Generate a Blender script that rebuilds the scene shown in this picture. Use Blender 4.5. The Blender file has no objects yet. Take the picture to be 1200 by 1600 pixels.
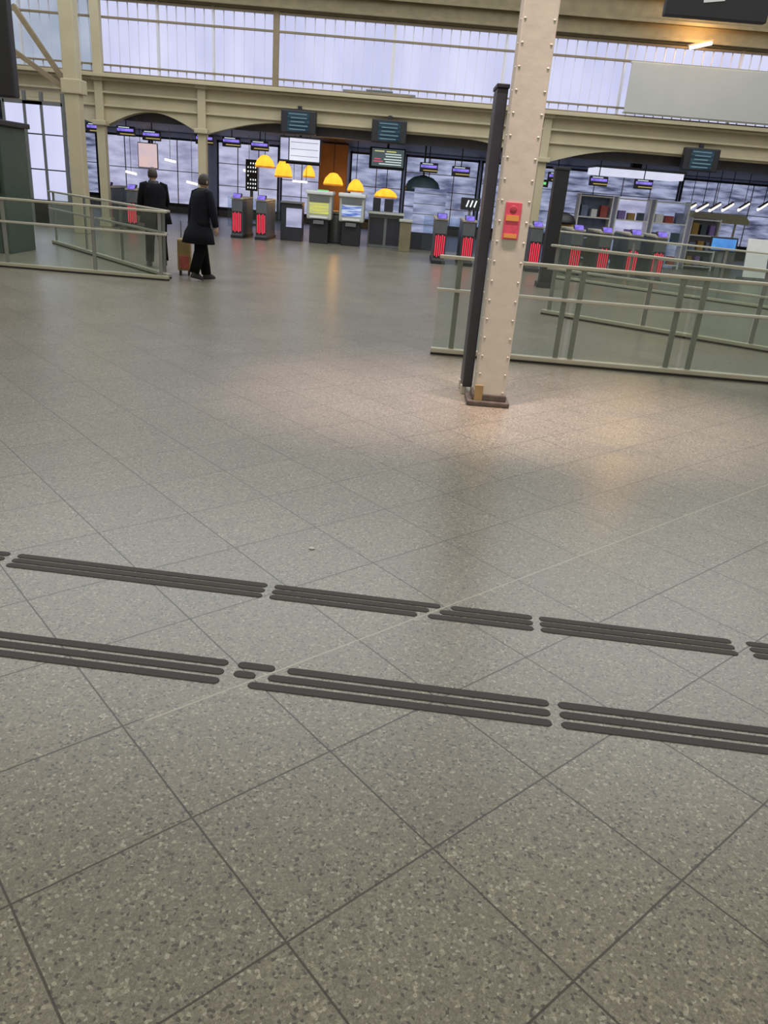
import bpy, bmesh, math, random
from mathutils import Vector, Matrix
R = math.radians
random.seed(7)
C = bpy.context.scene
COL = C.collection

# ------------------------------------------------------------------ camera
TH, RO, HC, FPX = R(22.9), R(4.8), 1.65, 1202.0
right0, up0, fwd = Vector((1, 0, 0)), Vector((0, math.sin(TH), math.cos(TH))), Vector((0, math.cos(TH), -math.sin(TH)))
rgt = right0 * math.cos(RO) + up0 * math.sin(RO)
upv = -right0 * math.sin(RO) + up0 * math.cos(RO)
cd = bpy.data.cameras.new('camera')
cam = bpy.data.objects.new('camera', cd)
COL.objects.link(cam)
m = Matrix((rgt, upv, -fwd)).transposed().to_4x4()
m.translation = Vector((0, 0, HC))
cam.matrix_world = m
cd.sensor_fit = 'VERTICAL'
cd.sensor_height = 36.0
cd.lens = 36.0 * FPX / 1600.0
cd.clip_start, cd.clip_end = 0.05, 200
C.camera = cam

# ------------------------------------------------------------------ world, light, exposure
C.view_settings.view_transform = 'Standard'
C.view_settings.look = 'None'
C.view_settings.gamma = 1
C.view_settings.use_curve_mapping = False
C.view_settings.exposure = 0.0
W = bpy.data.worlds.new('world')
C.world = W
W.use_nodes = True
wb = W.node_tree.nodes['Background']
wb.inputs['Color'].default_value = (1.0, 0.95, 0.80, 1)
wb.inputs['Strength'].default_value = 0.69
# added area light, unseen overhead, to brighten the far half of the concourse
sl = bpy.data.lights.new('far_floor_fill', 'AREA')
sl.shape = 'RECTANGLE'
sl.size, sl.size_y = 22, 10
sl.energy = 1450
sl.color = (.84, .92, 1.0)
slo = bpy.data.objects.new('far_floor_fill', sl)
COL.objects.link(slo)
slo.location = (0, 16.5, 8.4)


# ------------------------------------------------------------------ helpers
def at(px, py, Y):
    """x and z where the sight line of a photo pixel meets the depth Y (metres)"""
    dx, dy = px - 600, py - 800
    u = dx * math.cos(RO) + dy * math.sin(RO)
    v = -dx * math.sin(RO) + dy * math.cos(RO)
    ry = FPX * math.cos(TH) - v * math.sin(TH)
    rz = -FPX * math.sin(TH) - v * math.cos(TH)
    return u / ry * Y, HC + rz / ry * Y


class MB:
    def __init__(s):
        s.bm = bmesh.new()

    def box(s, c, d, rz=0.0, M=None):
        T = Matrix.Translation(Vector(c)) @ Matrix.Rotation(rz, 4, 'Z')
        if M is not None:
            T = Matrix.Translation(Vector(c)) @ M
        bmesh.ops.create_cube(s.bm, size=1.0, matrix=T @ Matrix.Diagonal((d[0], d[1], d[2], 1)))
        return s

    def bar(s, a, b, w, h=None):
        a, b = Vector(a), Vector(b)
        h = h or w
        L = (b - a).length
        q = (b - a).to_track_quat('X', 'Z').to_matrix().to_4x4()
        return s.box((a + b) / 2, (L, w, h), M=q)

    def tube(s, pts, rad, n=10, cap=True, sq=1.0):
        pts = [Vector(p) for p in pts]
        if not isinstance(rad, (list, tuple)):
            rad = [rad] * len(pts)
        rings = []
        for i, p in enumerate(pts):
            t = (pts[min(i + 1, len(pts) - 1)] - pts[max(i - 1, 0)]).normalized()
            ref = Vector((0, 1, 0)) if abs(t.y) < .9 else Vector((1, 0, 0))
            a = t.cross(ref).normalized()
            b = t.cross(a).normalized()
            rings.append([s.bm.verts.new(p + (a * math.cos(k * 2 * math.pi / n) + b * math.sin(k * 2 * math.pi / n) * sq) * rad[i]) for k in range(n)])
        for i in range(len(rings) - 1):
            for k in range(n):
                s.bm.faces.new((rings[i][k], rings[i][(k + 1) % n], rings[i + 1][(k + 1) % n], rings[i + 1][k]))
        if cap:
            s.bm.faces.new(rings[0][::-1])
            s.bm.faces.new(rings[-1])
        return s

    def loft(s, rings, n=20, cap=True):
        """rings: (cx, cy, cz, rx, ry)"""
        vs = []
        for cx, cy, cz, rx, ry in rings:
            vs.append([s.bm.verts.new((cx + rx * math.cos(k * 2 * math.pi / n), cy + ry * math.sin(k * 2 * math.pi / n), cz)) for k in range(n)])
        for i in range(len(vs) - 1):
            for k in range(n):
                s.bm.faces.new((vs[i][k], vs[i][(k + 1) % n], vs[i + 1][(k + 1) % n], vs[i + 1][k]))
        if cap:
            s.bm.faces.new(vs[0][::-1])
            s.bm.faces.new(vs[-1])
        return s

    def lathe(s, c, prof, n=20):
        return s.loft([(c[0], c[1], c[2] + z, r, r) for r, z in prof], n)

    def prism(s, poly, y0, y1):
        """poly in x,z extruded in y"""
        a = [s.bm.verts.new((x, y0, z)) for x, z in poly]
        b = [s.bm.verts.new((x, y1, z)) for x, z in poly]
        n = len(poly)
        s.bm.faces.new(a)
        s.bm.faces.new(b[::-1])
        for i in range(n):
            s.bm.faces.new((a[i], b[i], b[(i + 1) % n], a[(i + 1) % n]))
        return s

    def ell(s, c, r, seg=16, M=None):
        T = Matrix.Translation(Vector(c))
        if M is not None:
            T = T @ M
        bmesh.ops.create_uvsphere(s.bm, u_segments=seg, v_segments=max(6, seg * 2 // 3), radius=1.0, matrix=T @ Matrix.Diagonal((r[0], r[1], r[2], 1)))
        return s

    def build(s, name, mat, parent=None, loc=None, bevel=0.0, smooth=False, rz=0.0):
        bmesh.ops.recalc_face_normals(s.bm, faces=s.bm.faces)
        if bevel:
            bmesh.ops.bevel(s.bm, geom=[e for e in s.bm.edges if len(e.link_faces) == 2 and e.calc_face_angle(0) > R(40)], offset=bevel, segments=2, affect='EDGES', profile=.6)
        me = bpy.data.meshes.new(name)
        s.bm.to_mesh(me)
        s.bm.free()
        if smooth:
            for p in me.polygons:
                p.use_smooth = True
        me.materials.append(mat)
        o = bpy.data.objects.new(name, me)
        COL.objects.link(o)
        if parent:
            o.parent = parent
        if loc:
            o.location = loc
        o.rotation_euler.z = rz
        return o


def tag(o, label, cat, group=None):
    o['label'] = label
    o['category'] = cat
    if group:
        o['group'] = group
    return o


def thing(name, label, cat, loc, rz=0.0, group=None):
    o = bpy.data.objects.new(name, None)
    o.empty_display_size = .2
    COL.objects.link(o)
    o.location = loc
    o.rotation_euler.z = rz
    return tag(o, label, cat, group)


def struct(o):
    o['kind'] = 'structure'
    return o


def dup(o, loc, rz=None, label=None, group=None):
    def cp(src, par):
        c = src.copy()
        COL.objects.link(c)
        c.parent = par
        for ch in list(src.children):
            cp(ch, c)
        return c
    c = cp(o, None)
    c.location = loc
    if rz is not None:
        c.rotation_euler.z = rz
    if label:
        c['label'] = label
    if group:
        c['group'] = group
    return c


# ------------------------------------------------------------------ materials
def mat(name, col, rough=.6, metal=0.0, var=0.0, scale=6.0, bump=0.0, spec=.5):
    ma = bpy.data.materials.new(name)
    ma.use_nodes = True
    nt = ma.node_tree
    b = nt.nodes['Principled BSDF']
    b.inputs['Roughness'].default_value = rough
    b.inputs['Metallic'].default_value = metal
    b.inputs['Specular IOR Level'].default_value = spec
    tc = nt.nodes.new('ShaderNodeTexCoord')
    nz = nt.nodes.new('ShaderNodeTexNoise')
    nz.inputs['Scale'].default_value = scale
    nz.inputs['Detail'].default_value = 5
    nt.links.new(tc.outputs['Object'], nz.inputs['Vector'])
    rp = nt.nodes.new('ShaderNodeValToRGB')
    k = max(var, .03)
    rp.color_ramp.elements[0].position = .3
    rp.color_ramp.elements[1].position = .7
    rp.color_ramp.elements[0].color = (*[c * (1 - k) for c in col], 1)
    rp.color_ramp.elements[1].color = (*[min(1, c * (1 + k)) for c in col], 1)
    nt.links.new(nz.outputs['Fac'], rp.inputs['Fac'])
    nt.links.new(rp.outputs['Color'], b.inputs['Base Color'])
    if bump:
        bp = nt.nodes.new('ShaderNodeBump')
        bp.inputs['Strength'].default_value = bump
        bp.inputs['Distance'].default_value = .01
        nt.links.new(nz.outputs['Fac'], bp.inputs['Height'])
        nt.links.new(bp.outputs['Normal'], b.inputs['Normal'])
    return ma


def emit(name, col, strength, col2=None, scale=1.5, stretch=(1, 1, 1), lo=.35, hi=.65):
    """a lit pane, lamp or screen; col2 is the second tone of what shows in it"""
    ma = bpy.data.materials.new(name)
    ma.use_nodes = True
    nt = ma.node_tree
    nt.nodes.clear()
    out = nt.nodes.new('ShaderNodeOutputMaterial')
    e = nt.nodes.new('ShaderNodeEmission')
    e.inputs['Strength'].default_value = strength
    tc = nt.nodes.new('ShaderNodeTexCoord')
    mp = nt.nodes.new('ShaderNodeMapping')
    mp.inputs['Scale'].default_value = stretch
    nz = nt.nodes.new('ShaderNodeTexNoise')
    nz.inputs['Scale'].default_value = scale
    nz.inputs['Detail'].default_value = 3
    rp = nt.nodes.new('ShaderNodeValToRGB')
    rp.color_ramp.elements[0].position = lo
    rp.color_ramp.elements[1].position = hi
    rp.color_ramp.elements[0].color = (*(col2 or [c * .9 for c in col]), 1)
    rp.color_ramp.elements[1].color = (*col, 1)
    L = nt.links.new
    L(tc.outputs['Object'], mp.inputs['Vector'])
    L(mp.outputs['Vector'], nz.inputs['Vector'])
    L(nz.outputs['Fac'], rp.inputs['Fac'])
    L(rp.outputs['Color'], e.inputs['Color'])
    L(e.outputs['Emission'], out.inputs['Surface'])
    return ma


def glass_mat(name, tint, refl=.02):
    ma = bpy.data.materials.new(name)
    ma.use_nodes = True
    nt = ma.node_tree
    nt.nodes.clear()
    L = nt.links.new
    out = nt.nodes.new('ShaderNodeOutputMaterial')
    tr = nt.nodes.new('ShaderNodeBsdfTransparent')
    tr.inputs['Color'].default_value = (*tint, 1)
    gl = nt.nodes.new('ShaderNodeBsdfGlossy')
    gl.inputs['Roughness'].default_value = .08
    lw = nt.nodes.new('ShaderNodeLayerWeight')
    lw.inputs['Blend'].default_value = .5
    pw = nt.nodes.new('ShaderNodeMath')
    pw.operation = 'POWER'
    pw.inputs[1].default_value = 4
    fr = nt.nodes.new('ShaderNodeMath')
    fr.operation = 'MULTIPLY'
    fr.inputs[1].default_value = .30
    L(lw.outputs['Facing'], pw.inputs[0])
    L(pw.outputs[0], fr.inputs[0])
    ad = nt.nodes.new('ShaderNodeMath')
    ad.operation = 'ADD'
    ad.inputs[1].default_value = refl
    mx = nt.nodes.new('ShaderNodeMixShader')
    df = nt.nodes.new('ShaderNodeBsdfDiffuse')
    df.inputs['Color'].default_value = (.62, .68, .62, 1)
    m2 = nt.nodes.new('ShaderNodeMixShader')
    nz = nt.nodes.new('ShaderNodeTexNoise')
    nz.inputs['Scale'].default_value = 3
    mr = nt.nodes.new('ShaderNodeMapRange')
    mr.inputs['To Min'].default_value = .01
    mr.inputs['To Max'].default_value = .03
    L(nz.outputs['Fac'], mr.inputs['Value'])
    L(mr.outputs['Result'], m2.inputs['Fac'])
    L(tr.outputs[0], m2.inputs[1])
    L(df.outputs[0], m2.inputs[2])
    L(fr.outputs[0], ad.inputs[0])
    L(ad.outputs[0], mx.inputs['Fac'])
    L(m2.outputs[0], mx.inputs[1])
    L(gl.outputs[0], mx.inputs[2])
    L(mx.outputs[0], out.inputs['Surface'])
    return ma


TILE, ANG, GX, GY = 0.4745, R(41.8), -0.46, 1.62


def floor_mat():
    ma = bpy.data.materials.new('granite_tiles')
    ma.use_nodes = True
    nt = ma.node_tree
    b = nt.nodes['Principled BSDF']
    L = nt.links.new
    N = nt.nodes.new

    def math_(op, a, bb=None, c=None):
        n = N('ShaderNodeMath')
        n.operation = op
        for i, v in enumerate((a, bb, c)):
            if v is None:
                continue
            if isinstance(v, (int, float)):
                n.inputs[i].default_value = v
            else:
                L(v, n.inputs[i])
        return n.outputs[0]

    def mix(f, a, bb, mode='MIX'):
        n = N('ShaderNodeMix')
        n.data_type = 'RGBA'
        n.blend_type = mode
        for i, v in ((0, f), (6, a), (7, bb)):
            if isinstance(v, (int, float)):
                n.inputs[i].default_value = v
            elif isinstance(v, tuple):
                n.inputs[i].default_value = (*v, 1)
            else:
                L(v, n.inputs[i])
        return n.outputs[2]
    tc = N('ShaderNodeTexCoord')
    sx = N('ShaderNodeSeparateXYZ')
    L(tc.outputs['Object'], sx.inputs[0])
    x = math_('SUBTRACT', sx.outputs[0], GX)
    y = math_('SUBTRACT', sx.outputs[1], GY)
    ca, sa = math.cos(ANG), math.sin(ANG)
    u = math_('DIVIDE', math_('ADD', math_('MULTIPLY', x, ca), math_('MULTIPLY', y, sa)), TILE)
    v = math_('DIVIDE', math_('ADD', math_('MULTIPLY', x, -sa), math_('MULTIPLY', y, ca)), TILE)
    # wobble of the joints, about a millimetre
    wz = N('ShaderNodeTexNoise')
    wz.inputs['Scale'].default_value = 9
    L(tc.outputs['Object'], wz.inputs['Vector'])
    du = math_('MULTIPLY', math_('SUBTRACT', wz.outputs['Fac'], .5), .006)

    def dist(q):
        q = math_('ADD', q, du)
        fr = math_('FRACT', math_('ADD', q, 100.5))
        return math_('ABSOLUTE', math_('SUBTRACT', fr, .5))
    joint_u = math_('LESS_THAN', dist(u), .0030 / TILE)
    joint_v = math_('LESS_THAN', dist(v), .0030 / TILE)
    pale = math_('LESS_THAN', math_('ABSOLUTE', math_('SUBTRACT', math_('ADD', v, du), .965)), .0035 / TILE)
    pale = math_('MULTIPLY', pale, math_('GREATER_THAN', u, .15))
    joint_v = math_('MULTIPLY', joint_v, math_('SUBTRACT', 1.0, math_('MULTIPLY', math_('GREATER_THAN', u, .15), math_('LESS_THAN', math_('ABSOLUTE', math_('SUBTRACT', v, 1.0)), .2))))
    joint = math_('MAXIMUM', joint_u, joint_v)
    # tile tint
    cu, cv = math_('FLOOR', u), math_('FLOOR', v)
    cb = N('ShaderNodeCombineXYZ')
    L(cu, cb.inputs[0])
    L(cv, cb.inputs[1])
    wn = N('ShaderNodeTexWhiteNoise')
    L(cb.outputs[0], wn.inputs[0])
    # granite grains
    vo = N('ShaderNodeTexVoronoi')
    vo.inputs['Scale'].default_value = 130
    L(tc.outputs['Object'], vo.inputs['Vector'])
    sep = N('ShaderNodeSeparateColor')
    L(vo.outputs['Color'], sep.inputs[0])
    g = sep.outputs[0]
    rp = N('ShaderNodeValToRGB')
    rp.color_ramp.interpolation = 'CONSTANT'
    els = rp.color_ramp.elements
    els[0].position, els[0].color = 0, (.085, .078, .07, 1)
    els[1].position, els[1].color = .07, (.185, .166, .135, 1)
    for p_, c_ in ((.32, (.215, .195, .155)), (.60, (.24, .22, .175)), (.84, (.30, .28, .22)), (.95, (.40, .38, .31))):
        e = els.new(p_)
        e.color = (*c_, 1)
    L(g, rp.inputs['Fac'])
    v2 = N('ShaderNodeTexVoronoi')
    v2.inputs['Scale'].default_value = 330
    L(tc.outputs['Object'], v2.inputs['Vector'])
    s2 = N('ShaderNodeSeparateColor')
    L(v2.outputs['Color'], s2.inputs[0])
    r2 = N('ShaderNodeValToRGB')
    r2.color_ramp.elements[0].position = .05
    r2.color_ramp.elements[0].color = (.45, .45, .47, 1)
    r2.color_ramp.elements[1].position = .8
    r2.color_ramp.elements[1].color = (1.12, 1.12, 1.1, 1)
    L(s2.outputs[1], r2.inputs['Fac'])
    base = mix(.55, rp.outputs['Color'], r2.outputs['Color'], 'MULTIPLY')
    # wear, large and soft
    n3 = N('ShaderNodeTexNoise')
    n3.inputs['Scale'].default_value = 1.1
    n3.inputs['Detail'].default_value = 4
    L(tc.outputs['Object'], n3.inputs['Vector'])
    r3 = N('ShaderNodeValToRGB')
    r3.color_ramp.elements[0].position, r3.color_ramp.elements[0].color = .3, (.93, .92, .9, 1)
    r3.color_ramp.elements[1].position, r3.color_ramp.elements[1].color = .7, (1.04, 1.04, 1.04, 1)
    L(n3.outputs['Fac'], r3.inputs['Fac'])
    base = mix(1.0, base, r3.outputs['Color'], 'MULTIPLY')
    r4 = N('ShaderNodeValToRGB')
    r4.color_ramp.elements[0].color = (.94, .94, .94, 1)
    r4.color_ramp.elements[1].color = (1.06, 1.05, 1.04, 1)
    L(wn.outputs['Value'], r4.inputs['Fac'])
    base = mix(1.0, base, r4.outputs['Color'], 'MULTIPLY')
    base = mix(math_('MULTIPLY', joint, .9), base, (.05, .045, .04))
    base = mix(math_('MULTIPLY', pale, .75), base, (.42, .39, .31))
    L(math_('MULTIPLY', math_('SUBTRACT', 1.0, math_('MULTIPLY', joint, .85)), .48), b.inputs['Coat Weight'])
    L(base, b.inputs['Base Color'])
    rr = N('ShaderNodeMapRange')
    rr.inputs['To Min'].default_value = .30
    rr.inputs['To Max'].default_value = .40
    L(n3.outputs['Fac'], rr.inputs['Value'])
    L(rr.outputs['Result'], b.inputs['Roughness'])
    b.inputs['Specular IOR Level'].default_value = .5
    b.inputs['Coat Roughness'].default_value = .27
    b.inputs['Coat IOR'].default_value = 1.5
    return ma


M = {}
M['floor'] = floor_mat()
M['cream'] = mat('cream_paint', (.45, .395, .265), .5, var=.06, scale=3, bump=.1)
M['creamc'] = mat('cream_column_paint', (.455, .43, .37), .55, var=.05, scale=9, bump=.25)
M['olive'] = mat('dull_cream_boarding', (.185, .152, .085), .7, var=.15, scale=4)
M['brown'] = mat('brown_steel', (.22, .17, .10), .6, var=.1)
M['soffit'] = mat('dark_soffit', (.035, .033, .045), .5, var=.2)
M['black'] = mat('black_paint', (.012, .012, .017), .5, var=.1)
M['navy'] = mat('dark_blue_steel', (.022, .023, .032), .45, var=.15)
M['plinth'] = mat('dark_bronze_plate', (.07, .055, .045), .6, var=.3, scale=20)
M['strip'] = mat('dark_grey_rubber', (.058, .055, .056), .75, var=.08, scale=80, bump=.1)
M['steel'] = mat('brushed_steel', (.50, .48, .43), .35, .6, var=.05)
M['rail'] = mat('pale_rail', (.46, .44, .36), .4, .3, var=.05)
M['bar'] = mat('pale_glazing_bar', (.62, .62, .68), .5)
M['poststeel'] = mat('grey_post_steel', (.25, .255, .245), .4, .4, var=.05)
M['darkrail'] = mat('dark_shoe_rail', (.10, .10, .09), .5, .3, var=.1)
M['glass'] = glass_mat('barrier_glass', (.90, .93, .90))
M['shopglass'] = glass_mat('flap_glass', (.80, .86, .92))
M['gatebody'] = mat('gate_steel', (.13, .135, .15), .45, .4, var=.1)
M['gatetop'] = mat('gate_top', (.42, .38, .30), .4, .2)
M['white'] = mat('white_laminate', (.72, .72, .74), .4, var=.04)
M['bannerw'] = mat('grey_white_banner', (.42, .415, .40), .6, var=.03, scale=1.5)
M['greyw'] = mat('wall_grey', (.30, .31, .36), .7, var=.1)
M['pale'] = mat('pale_green_grey', (.46, .47, .42), .45, var=.05)
M['midgrey'] = mat('mid_grey_steel', (.17, .18, .185), .45, .3, var=.1)
M['green'] = mat('dark_green_paint', (.032, .056, .044), .5, var=.15)
M['copper'] = mat('copper_cladding', (.34, .17, .085), .4, .3, var=.15, scale=3)
M['red'] = emit('red_led', (1.0, .07, .12), .95, (1, .05, .09), 5)
M['redsign'] = mat('pink_red_sign', (.55, .06, .11), .5, var=.15, scale=25)
M['yellow'] = mat('yellow_print', (.60, .27, .06), .5)
M['violet'] = emit('violet_light', (.34, .25, .95), .95, (.18, .14, .65), 9)
M['yell'] = emit('yellow_light', (.80, .62, .20), .65)
M['day'] = emit('daylight_pane', (.73, .745, .98), .98, (.60, .62, .88), .8, (1, 1, .5))
M['dayb'] = emit('dull_daylight_pane', (.50, .56, .68), .95, (.36, .42, .54), .7)
M['shopA'] = emit('shop_lit_white', (.68, .69, .93), .82, (.36, .37, .56), 1.3, (.7, 1, 2.4))
M['shopB'] = emit('shop_lit_blue', (.54, .60, .85), .8, (.13, .15, .27), 1.3, (.7, 1, 3.0))
M['shopC'] = emit('shop_lit_dim', (.48, .53, .78), .78, (.08, .09, .16), 1.6, (.6, 1, 3.4))
M['signw'] = emit('white_sign_light', (.86, .86, .98), 1.0, (.72, .72, .86), 1.2)
M['ceil_light'] = emit('white_ceiling_panel', (.80, .82, 1.0), .9)
M['orange'] = emit('orange_lamp', (1.0, .52, .045), 1.6, (1.0, .40, .03), 3)
M['orangeb'] = emit('orange_lamp_dim', (.85, .33, .04), .9, (.6, .2, .03), 3)
M['warm'] = emit('warm_tube', (1.0, .86, .70), 2.2)
M['whitehot'] = emit('white_led', (.9, .97, 1.0), 1.6)
M['screenb'] = emit('blue_screen', (.12, .38, .85), .9, (.07, .2, .6), 2)
M['screent'] = emit('teal_monitor', (.055, .10, .13), .8, (.02, .035, .05), 3, (.5, 1, 6))
M['rowt'] = emit('teal_rows', (.16, .26, .32), .8)
M['rowy'] = emit('yellow_rows', (.75, .72, .25), .9)
M['roww'] = emit('pale_rows', (.70, .85, .80), .9)
M['rowr'] = emit('red_rows', (.8, .12, .18), .9)
M['board'] = emit('board_glow', (.10, .13, .14), .8)
M['ymach'] = emit('yellow_screen', (.72, .74, .12), .9, (.55, .55, .25), 6, (.4, 1, 5), .45, .6)
M['bmach'] = emit('blue_white_screen', (.62, .72, .92), .9, (.08, .16, .60), 5, (.4, 1, 5), .42, .58)
M['grn'] = emit('green_light', (.25, .85, .30), .9)
M['skin'] = mat('skin', (.42, .27, .20), .5)
M['hair'] = mat('dark_hair', (.035, .025, .02), .6)
M['coat'] = mat('black_coat', (.008, .008, .011), .9, var=.2, spec=.1)
M['coat2'] = mat('navy_black_coat', (.010, .011, .017), .9, var=.2, spec=.15)
M['trous'] = mat('black_trousers', (.005, .005, .006), .9, spec=.1)
M['shoe'] = mat('black_leather', (.012, .012, .012), .4)
M['ochre'] = mat('ochre_fabric', (.26, .18, .075), .7, var=.2)
M['redfab'] = mat('red_print', (.35, .07, .06), .6, var=.2)
M['mustard'] = mat('mustard_fabric', (.35, .22, .06), .7, var=.2)
M['bluefab'] = mat('slate_blue_card', (.16, .20, .32), .6, var=.2)
M['teal'] = mat('dark_teal_card', (.05, .085, .11), .6, var=.2)

# ------------------------------------------------------------------ structure
FY = 23.0                                                # the concourse front
BY = 34.0                                                # the shop fronts behind it
XL, XR = -16.0, 18.0
struct(MB().box(((XL + XR) / 2, 16.5, -.1), (XR - XL, 37.5, .2)).build('floor', M['floor'])).location = (0, 0, 0)
struct(MB().box(((XL + XR) / 2, BY + .15, 1.5), (XR - XL, .3, 3.0)).build('wall_back', M['greyw']))
struct(MB().box((XL - .15, 16.5, 4), (.3, 37.5, 8)).build('wall_left', M['greyw']))
struct(MB().box((XR + .15, 16.5, 4), (.3, 37.5, 8)).build('wall_right', M['greyw']))
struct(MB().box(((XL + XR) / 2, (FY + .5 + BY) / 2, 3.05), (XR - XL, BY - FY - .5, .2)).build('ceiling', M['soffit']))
# boarded front above the glazing
mb = MB().box(((XL + XR) / 2, FY + .1, 7.0), (XR - XL, .3, 2.92))
for z in (5.62, 5.98, 6.5, 7.2):
    mb.box(((XL + XR) / 2, FY - .12, z), (XR - XL, .16, .07))
struct(mb.build('wall_upper', M['olive']))

# cream beam below the glazing: fascia, mouldings, brackets like shallow arches
COLX = [-14.2, -8.45, -5.72, 3.45, 12.4]
sp = [(XL, XL + .01)]


def bottom_profile():
    pts = []
    edges = list(zip(COLX[:-1], COLX[1:]))
    for a, b in edges:
        L = min(1.5 if b - a < 5 else 2.2, (b - a) / 2)
        for k in range(9):
            t = k / 8
            pts.append((a + .1 + (L - .1) * t, 2.56 + .42 * math.sin(t * math.pi / 2)))
        for k in range(9):
            t = 1 - k / 8
            pts.append((b - .1 - (L - .1) * t, 2.56 + .42 * math.sin(t * math.pi / 2)))
    return pts


poly = [(XR, 3.72), (XL, 3.72), (XL, 2.95)] + bottom_profile() + [(XR, 2.95)]
struct(MB().prism(poly[::-1], FY - .1, FY + .2).build('trim_1', M['cream']))
mb = MB()
W_ = XR - XL
mb.box(((XL + XR) / 2, FY - .2, 3.74), (W_, .5, .09))
mb.box(((XL + XR) / 2, FY - .15, 3.66), (W_, .3, .06))
mb.box(((XL + XR) / 2, FY - .14, 3.36), (W_, .16, .05))
mb.box(((XL + XR) / 2, FY - .13, 3.05), (W_, .10, .05))
struct(mb.build('trim_2', M['cream'], bevel=.012))
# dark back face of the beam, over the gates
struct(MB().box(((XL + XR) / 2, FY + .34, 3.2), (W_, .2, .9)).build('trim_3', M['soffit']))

for i, x in enumerate(COLX):
    c = thing('beam_column', ['cream iron column at the far left end of the glazed front', 'tall cream column where the bright glazing begins, left of the arch',
              'cream column below the beam between the two arches, behind the people', 'cream beam column mostly hidden behind the near column', 'cream column at the far right end of the beam'][i],
              'column', (x, FY - .12, 0), group='columns carrying the cream beam')
    MB().box((0, 0, 1.9), (.22, .22, 3.8)).box((0, 0, .12), (.34, .3, .24)).build('shaft', M['cream'], c, bevel=.02)
    MB().box((0, -.03, 2.62), (.36, .36, .12)).box((0, -.03, 3.7), (.32, .36, .16)).build('capital', M['cream'], c, bevel=.02)
    if i in (0, 1):
        MB().box((0, 0, 5.0), (.24, .2, 2.5)).build('upper_shaft', M['cream'], c, bevel=.02)

# glazing in three tiers: window_n, with bars and a post
xs = [-15.9, -14.2, -12.2, -10.5, -8.45, -6.9, -5.45, -3.85, -.75, 2.15, 5.25, 8.2, 11.2, 14.2, 17.8]
for i in range(len(xs) - 1):
    a, b = xs[i], xs[i + 1]
    left = i < 4
    w = MB().box(((a + b) / 2, FY + .12, 4.66), (b - a - .08, .03, 1.72)).build('window_%d' % (i + 1), M['dayb'] if left else M['day'])
    struct(w)
    fr = MB()
    if i == 7:
        fr.box((a + .04, FY + .06, 4.66), (.15, .16, 1.8))
    for z, h in ((3.84, .05), (4.02, .045), (5.10, .055), (5.5, .06)):
        fr.box(((a + b) / 2, FY + .05, z), (b - a, .12, h * .8))
    struct(fr.build('window_frame', M['brown'], w))
    bars = MB()
    bars.box((a, FY + .07, 4.66), (.05, .12, 1.76))
    n = max(3, int((b - a) / .24))
    for k in range(1, n):
        x = a + (b - a) * k / n
        bars.box((x, FY + .09, 5.3), (.022, .05, .36))
        bars.box((x, FY + .09, 3.93), (.022, .05, .14))
        bars.box((x, FY + .098, 4.56), (.008, .03, 1.04))
    struct(bars.build('glazing_bars', M['bar'], w))

# ------------------------------------------------------------------ near column, totem, notice, base
t = thing('riveted_column', 'near cream painted steel column with rivets, standing in the pool of light', 'column', (.81, 6.52, 0))
mb = MB().box((0, 0, 3.4), (.255, .22, 6.8))
sh = mb.build('shaft', M['creamc'], t, bevel=.012)
rv = MB()
for k in range(44):
    z = .12 + k * .15
    for sx in (-.105, .105):
        rv.ell((sx, -.1105, z), (.010, .0045, .008), 8)
    rv.ell((-.1275, -.05, z), (.0045, .010, .008), 8)
rv.build('rivets', M['creamc'], sh, smooth=True)
MB().box((-.01, -.005, .022), (.36, .30, .044)).box((-.005, 0, .07), (.29, .25, .06)).build('base_plate', M['plinth'], t, bevel=.012)
MB().box((-.10, -.118, .10), (.07, .02, .15)).build('cleat', M['ochre'], t, bevel=.005)

t = thing('sign_totem', 'tall dark upright board standing just left of the near cream column', 'sign', (.64, 6.86, 0))
MB().box((0, .02, 1.24), (.085, .30, 2.34)).build('board', M['navy'], t, bevel=.012)
MB().box((0, .02, 2.425), (.10, .32, .03)).build('cap', M['black'], t, bevel=.006)
for fy in (-.08, .12):
    MB().box((-.03, fy, .04), (.05, .06, .08)).build('foot', M['steel'], t, bevel=.006)
x, z = .80, 1.475
t = thing('safety_notice', 'pinkish red notice fixed at head height to the near cream column', 'sign', (x, 6.405, z))
MB().box((0, 0, 0), (.125, .008, .27)).build('panel', M['redsign'], t, bevel=.002)
for dz, wd, hh in ((.022, .10, .04), (-.108, .10, .03)):
    MB().box((0, -.006, dz), (wd, .004, hh)).build('printed_bar', M['yellow'], t)
mb = MB()
mb.ell((0, -.004, .085), (.03, .004, .028), 12)
mb.build('round_mark', mat('dark_red_print', (.32, .03, .05), .5), t)

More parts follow.
